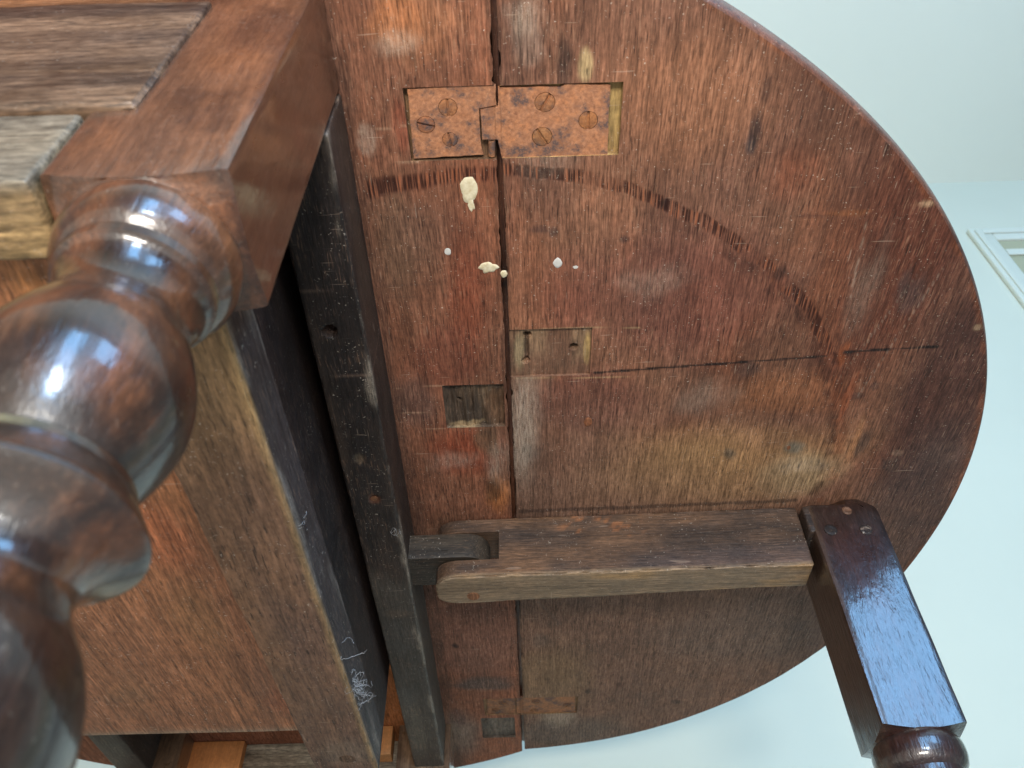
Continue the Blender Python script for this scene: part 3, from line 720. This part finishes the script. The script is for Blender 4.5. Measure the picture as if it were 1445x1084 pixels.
part('side_board', rbox(-0.150, -0.1310, 0.183, 0.765, 0.5392, TOP-0.0004, seg=0.008, bev=0.001, wob=0.0004, seed=12), M_black, (64, 48, 46), (44, 38, 42), (20, 6, 20), 6)
V, F = cyl(px(490, 1071, RZ)[:2], 0.0058, RZ-0.0003, RZ+0.003, 22); V = np.array(V)
build('peg', V, F, M_raw, T, np.repeat(lin(104, 78, 62)[None], len(V), 0))

# ---- drawer bottom and front rails
def bd_post(q):
    P = q.P; n_ = sst(.25, .45, P[:, 1]); q.T = mixc(q.T, lin(142, 96, 74), .55*n_)
    e = sst(.545, .553, P[:, 1]); q.T = mixc(q.T, lin(176, 158, 138), .5*e)
part('drawer_bottom', rbox(-0.420, -0.1300, 0.150, 0.5535, 0.5155, 0.5235, seg=0.005, bev=0.0006, wob=0.0005, seed=14), M_board,
     (182, 118, 78), (152, 100, 72), (16, 5, 16), 8, spots=((230, 760, 60, 60, (190, 104, 66), .6), (380, 960, 40, 40, (120, 88, 76), .5), (180, 980, 60, 40, (152, 116, 84), .6), (40, 400, 60, 60, (176, 116, 62), .5), (280, 880, 50, 50, (182, 134, 86), .4), (400, 990, 30, 20, (172, 92, 62), .5)), z=.5155, post=bd_post)
def lower_front(q):
    P = q.P; f_ = 1-sst(.1285, .132, P[:, 1]); q.T = mixc(q.T, lin(118, 108, 98), .8*f_)
part('lower_front_rail', rbox(-0.404, -0.1486, 0.1275, 0.158, 0.5055, 0.5545, seg=0.004, bev=0.0015, wob=0.0006, chip=.001, seed=15), M_front,
     (160, 130, 92), (124, 102, 76), (12, 60, 60), 4, post=lower_front)
part('drawer_front', rbox(-0.421, -0.1298, 0.1255, 0.140, 0.5568, 0.6665, seg=0.005, bev=0.0016, wob=0.0006, chip=.001, seed=16), M_front,
     (112, 86, 68), (66, 52, 45), (5, 60, 90), 9, label='drawer front with streaky dark grain')
part('upper_front_rail', rbox(-0.404, -0.1478, 0.130, 0.157, 0.6685, TOP-0.0004, seg=0.01, bev=0.001, wob=0.0003, seed=17), M_front, (150, 100, 66), (120, 84, 60), (5, 60, 70), 2)

# ---- legs: square block with a turned shoulder running into balls, collars and vases
PROF = [(.5065, .0275), (.5045, .0294), (.500, .0304), (.494, .0302), (.489, .0287), (.4862, .0266), (.4852, .0256), (.4815, .0256), (.4805, .0240), (.477, .0222), (.472, .0214), (.467, .0214), (.462, .0226), (.457, .0248),
        (.450, .0278), (.442, .0302), (.434, .0315), (.426, .0311), (.418, .0287), (.411, .0260), (.406, .0236), (.404, .0226), (.4036, .0256), (.4010, .0258), (.4003, .0266), (.397, .0286), (.393, .0310), (.3902, .0326), (.3888, .0328), (.3874, .0314), (.385, .0276), (.382, .0242),
        (.378, .0214), (.373, .0203), (.369, .0214), (.364, .0246), (.357, .0286), (.349, .0314), (.340, .0326), (.332, .0318), (.323, .0287), (.312, .0252), (.300, .0224), (.285, .0212), (.281, .0230), (.278, .0300), (.272, .0308), (.266, .0298), (.263, .0230)]
def leg_mesh(cx, cy, hw, hd, zb, ztop, seed=1, notch=None):
    na = 96; a = np.linspace(-math.pi, math.pi, na, endpoint=False) + math.pi/na*0
    dirs = []
    per = na//4
    for s_ in range(4):                        # walk round the square so that corners are exact
        for k in range(per):
            u = -1+2*k/per
            dirs.append([(u, -1), (1, u), (-u, 1), (-1, -u)][s_])
    D = np.array(dirs, float); sq = np.c_[D[:, 0]*hw, D[:, 1]*hd]
    # slightly eased corners
    cr = np.minimum(np.abs(D[:, 0]), np.abs(D[:, 1])); sq = sq*(1-0.018*sst(0.93, 1.0, cr))[:, None]
    rad = np.hypot(sq[:, 0], sq[:, 1]); un = sq/rad[:, None]
    zlow = zb + 0.32*(rad-min(hw, hd))
    rings = []
    nz = int((ztop-zb)/0.006)
    for k in range(nz+1):
        f_ = k/nz; z = ztop*(1-f_) + zlow*f_; rings.append(np.c_[sq, np.broadcast_to(z, len(sq))])
    for f_ in (0.35, 0.8): rings.append(np.c_[sq*(1-f_)+un*0.0285*f_, zlow*(1-f_)+(zb+0.0005)*f_])
    dz = zb-.507
    pr_ = np.array(PROF); zz = np.concatenate([np.linspace(pr_[i, 0], pr_[i+1, 0], 3)[:-1] for i in range(len(pr_)-1)]+[[pr_[-1, 0]]])
    rr_ = np.interp(-zz, -pr_[:, 0], pr_[:, 1]); rr_ = np.r_[rr_[0], (rr_[:-2]+6*rr_[1:-1]+rr_[2:])/8, rr_[-1]]
    for z, r in zip(zz, rr_): rings.append(np.c_[un*r, np.full(na, z+dz)])
    zl = .258+dz                               # lower square block, foot
    for z, k in ((zl+.004, 0), (zl, 1), (.09, 1), (.084, 0)):
        rings.append(np.c_[sq if k else un*0.0285, np.full(na, z)])
    for z, r in ((.08, .026), (.07, .024), (.06, .031), (.04, .035), (.02, .032), (.004, .024), (0.0, .022)): rings.append(np.c_[un*r, np.full(na, z)])
    V = np.concatenate(rings); V[:, :2] += (cx, cy); F = []
    for k in range(len(rings)-1):
        for i in range(na): F.append([k*na+i, (k+1)*na+i, (k+1)*na+(i+1) % na, k*na+(i+1) % na])
    F.append(list(range(na))); F.append([(len(rings)-1)*na+i for i in range(na)][::-1])
    for i in range(3): V[:, i] += (fbm(V, 30, seed+i*7, 3)-0.5)*0.0007*(V[:, 2] > .01)
    return V, F
def leg_post(q):
    P = q.P; lz = P[:, 2]
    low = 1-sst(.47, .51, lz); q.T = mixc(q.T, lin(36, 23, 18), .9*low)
    d = sst(.52, .66, fbm(P, (40, 40, 22), 6, 4)); q.T = mixc(q.T, lin(40, 24, 20), .6*d)
    o_ = sst(.55, .7, fbm(P, (50, 50, 30), 16, 4)); q.T = mixc(q.T, lin(122, 72, 42), .5*o_)
    for zz in (.4835, .4022): q.T = mixc(q.T, lin(190, 176, 132), .3*sst(.45,.6,fbm(P,25,91,3))*(1-sst(.0012, .0022, np.abs(lz-zz))))  # cream highlights on the two fillets, painted into the tone
    rt_ = sst(-0.0885, -0.0865, P[:, 0])*(lz > .505); q.T = mixc(q.T, lin(72, 44, 32), .85*rt_)  # right face of the block painted darker as its shaded side
LC = (-0.1163, 0.1563)
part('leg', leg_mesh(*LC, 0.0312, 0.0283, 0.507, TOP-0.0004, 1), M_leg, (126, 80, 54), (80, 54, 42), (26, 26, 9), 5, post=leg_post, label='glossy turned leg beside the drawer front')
for i, (x, y) in enumerate(((-0.4337, 0.1563), (-0.1163, 0.990), (-0.4337, 0.990))):
    part('leg', leg_mesh(x, y, 0.0312, 0.0283, 0.507, TOP-0.0004, 20+i), M_leg, (132, 104, 84), (110, 86, 70), (26, 26, 9), 5+i)
# far end rail, left rail and glue blocks
part('end_rail', rbox(-0.402, -0.148, 1.004, 1.026, 0.56, TOP-0.0004, seg=0.01, bev=0.001, wob=0.0004, seed=31), M_front, (176, 164, 150), (142, 126, 112), (12, 60, 60), 3)
part('long_rail', rbox(-0.4655, -0.431, 0.19, 1.06, AZ, TOP-0.0003, seg=0.008, bev=0.0015, wob=0.0005, seed=32), M_black, (84, 76, 72), (62, 58, 58), (30, 9, 30), 5)
def pblock(p0, p1, d, h, base, alt, seed):
    a = px(*p0); b = px(*p1); 
    part('glue_block', rbox(a[0], b[0], a[1], a[1]+d, TOP-h, TOP-0.0005, seg=0.006, bev=0.0008, wob=0.0002, seed=seed), M_new, base, alt, (20, 20, 20), seed)
pblock((245, 1047), (343, 1040), 0.022, 0.034, (226, 150, 92), (212, 132, 76), 41)
pblock((536, 1024), (555, 1024), 0.022, 0.034, (226, 160, 104), (212, 140, 86), 43)
pblock((186, 1052), (226, 1052), 0.020, 0.030, (150, 150, 146), (124, 122, 116), 44)

# ---- swinging gate: rail with a wooden knuckle, leg
GY0, GY1, GZ = 0.5600, 0.5985, 0.640
def gw(V):
    V = V.copy(); x = V[:, 0].copy(); c = (GY0+GY1)/2
    k = np.clip((-0.046-x)/0.0195, 0, 1); s_ = np.sqrt(np.maximum(0.02, 1-k*k)); s_ = 0.30+0.70*s_
    V[:, 1] = c + (V[:, 1]-c)*s_
    V[:, 1] = GY0 + (V[:, 1]-GY0)*(1-0.22*np.clip((x+0.03)/0.27, 0, 1))   # the rail thins towards the leg
    V[:, 1] += -0.020*(x-0.08)*1.0*0.9        # the gate is not quite square to the joint
    return V
V, F = rbox(-0.0655, 0.2385, GY0, GY1, GZ, TOP-0.0022, seg=0.003, bev=0.0014, wob=0.0008, chip=.003, seed=51)
me = bpy.data.meshes.new('tmp'); me.from_pydata(V.tolist(), [], [list(map(int, f)) for f in F]); me.update()
ob = bpy.data.objects.new('tmp', me); COL.objects.link(ob)
cv, cf = rbox(-0.2, -0.0135, 0.5, 0.7, 0.6565, 0.6838, seg=0.5, bev=0.0004, wob=0)
cm = bpy.data.meshes.new('tmpc'); cm.from_pydata(cv.tolist(), [], [list(map(int, f)) for f in cf]); cm.update()
co = bpy.data.objects.new('tmpc', cm); COL.objects.link(co)
bo = ob.modifiers.new('b', 'BOOLEAN'); bo.operation = 'DIFFERENCE'; bo.object = co; bo.solver = 'EXACT'
bpy.context.view_layer.update()
ev = bpy.data.meshes.new_from_object(ob.evaluated_get(bpy.context.evaluated_depsgraph_get()))
V = np.array([v.co[:] for v in ev.vertices]); F = [list(p.vertices) for p in ev.polygons]
bpy.data.objects.remove(ob); bpy.data.objects.remove(co); bpy.data.meshes.remove(ev)
V = gw(V)
def g_post(q):
    P = q.P; bot = 1-sst(.0008, .003, P[:, 2]-GZ); q.T = mixc(q.T, lin(146, 122, 100), .8*bot)
    q.T = mixc(q.T, lin(196, 146, 84), .4*bot*sst(.5, .65, fbm(P, (12, 60, 1), 3, 3)))
    lo = (1-sst(.648, .668, P[:, 2]))*(1-bot)*sst(.06, .14, P[:, 0]); q.T = mixc(q.T, lin(62, 56, 62), .5*lo)
    en = (1-sst(-.0155, -.0140, P[:, 0]))*sst(-.0175, -.015, P[:, 0]); q.T = mixc(q.T, lin(178, 134, 98), .7*en*((P[:, 2] > .6575) & (P[:, 2] < .683)))
    og = sst(.58, .66, fbm(P, (130, 60, 420), 19, 3))*(1-bot)*sst(.03, .05, P[:, 0])*(1-sst(.09, .12, P[:, 0]))*sst(.672, .68, P[:, 2]); q.T = mixc(q.T, lin(170, 104, 60), .6*og)
gate = part('gate_rail', (V, F), M_gate, (112, 80, 58), (70, 54, 46), (14, 40, 50), 21, post=g_post, smooth=30)
# fixed block and rounded tongue of the knuckle
kp = [(-0.0900, 0.5605), (-0.0440, 0.5600)] + [(-0.042+0.0205*math.sin(q), 0.5805-0.0205*math.cos(q)) for q in np.linspace(0, math.pi, 22)] + [(-0.0440, 0.6008), (-0.0900, 0.6008)]
kp = np.array(kp); n = len(kp); KV = []
for z, s_ in ((0.6585, .97), (0.6600, 1), (0.6668, 1.0), (0.6735, 1.0), (0.6805, 1.0), (0.682, .97)):
    c = kp.mean(0); KV.append(np.c_[c+(kp-c)*s_, np.full(n, z)])
KV = np.concatenate(KV); KF = []
for k in range(5):
    for i in range(n): KF.append([k*n+i, k*n+(i+1) % n, (k+1)*n+(i+1) % n, (k+1)*n+i])
KF += [list(range(n))[::-1], [5*n+i for i in range(n)]]
for i in range(3): KV[:, i] += (fbm(KV, 60, 61+i, 3)-.5)*.001
part('knuckle', (KV, KF), M_gate, (80, 68, 58), (46, 40, 36), (40, 40, 60), 8, smooth=40)
c = px(668, 841, GZ)[:2]
V, F = cyl(c, 0.0052, GZ-0.0008, GZ+0.002, 18); V = np.array(V)
build('peg', V, F, M_raw, gate, np.repeat(lin(142, 94, 66)[None], len(V), 0))
# gate leg
GC = (0.2715, 0.5725)
def gl_post(q):
    P = q.P; up = sst(.655, .672, P[:, 2]+(fbm(P, 60, 4, 3)-.5)*.014); q.T = mixc(q.T, lin(40, 30, 30), .7*up)
    lf = 1-sst(.2455, .2475, P[:, 0]); q.T = mixc(q.T, lin(74, 54, 44), .7*lf)
GV, GF = leg_mesh(GC[0], GC[1], 0.0285, 0.0275, 0.503, TOP-0.0012, 60)
k_ = GV[:, 0] < 0.2765; GV[k_, 2] = np.minimum(GV[k_, 2], 0.6905)
k_ = (GV[:, 2] > 0.688); GV[k_, 1] += np.maximum(0, 0.562-GV[k_, 1])/0.017*(GV[k_, 2]-0.688)*0.5
GV[:, 0] -= np.where((GV[:, 2] > .685) & (GV[:, 0] > .29), (GV[:, 2]-.685)*.7, 0)
gleg = part('leg', (GV, GF), M_gleg, (58, 32, 27), (38, 23, 21), (26, 26, 9), 5, post=gl_post, label='dark polished leg of the swinging gate')
part('tenon', rbox(0.2392, 0.262, 0.5452, 0.575, 0.664, TOP-0.0105, seg=0.004, bev=0.0012, wob=0.0006, chip=.001, seed=63), M_gate, (70, 54, 46), (52, 42, 40), (20, 40, 40), 3)
def fnail(x, y, r, mat, tone, name='nail'):
    d = np.array([x-PW/2, -(y-PH/2), PF]) @ CR; Y = GC[1]-0.0275; P = CAM + d*((Y-CAM[1])/d[1])
    V, F = [], []; n_ = 18
    for k, (rk, dy) in enumerate(((1, .001), (1, -.0006), (.72, -.0013), (.35, -.0008))):
        for i in range(n_):
            q = 2*math.pi*i/n_; V.append((P[0]+r*rk*math.cos(q), Y+dy, P[2]+r*rk*math.sin(q)))
    for k in range(3):
        for i in range(n_): F.append([k*n_+i, (k+1)*n_+i, (k+1)*n_+(i+1) % n_, k*n_+(i+1) % n_])
    F.append([3*n_+i for i in range(n_)])
    build(name, V, F, mat, gleg, np.repeat(lin(*tone)[None], len(V), 0), smooth=50)
fnail(1195, 721, .0040, M_gate, (104, 72, 56), 'peg'); fnail(1172, 748, .0052, M_black, (36, 28, 27)); fnail(1222, 748, .0050, M_black, (40, 31, 30))

# ------------------------------------------------------------------ cobwebs
rng_ = np.random.default_rng(5)
def web(label, pts, z, n, spread, rad=0.00007):
    c = np.array([px(*p, z) for p in pts]); base = c.mean(0); VF = []
    for k in range(n):
        a = c[rng_.integers(len(c))]; P = [a+rng_.normal(0, spread, 3)]; d = rng_.normal(0, 1, 3)
        for _ in range(14):
            d = 0.75*d+0.6*rng_.normal(0, 1, 3); P.append(P[-1]+d/np.linalg.norm(d)*spread*0.42 + (a-P[-1])*0.05)
        VF.append(tube([p-base for p in P], rad, 4))
    V, F = join(VF); o = build('cobweb', V, F, M_web, None, smooth=60); o.location = base
    o['label'] = label; o['category'] = 'cobweb'; return o
web('tangled grey cobweb clump on the lower end of the drawer runner', [(500, 968), (506, 975), (494, 962), (510, 985)], .513, 60, .0026)
web('loose looping cobweb thread on the middle of the drawer runner', [(488, 905), (495, 912), (482, 915)], .515, 4, .0045, .0001)
web('wispy cobweb on the edge of the blackened rail next to the wooden knuckle', [(556, 745), (557, 748)], .6505, 8, .0024)
web('thin cobweb on the drawer runner beside the turned leg', [(420, 735), (425, 745), (418, 720)], .520, 8, .003)

S.render.engine = 'CYCLES'
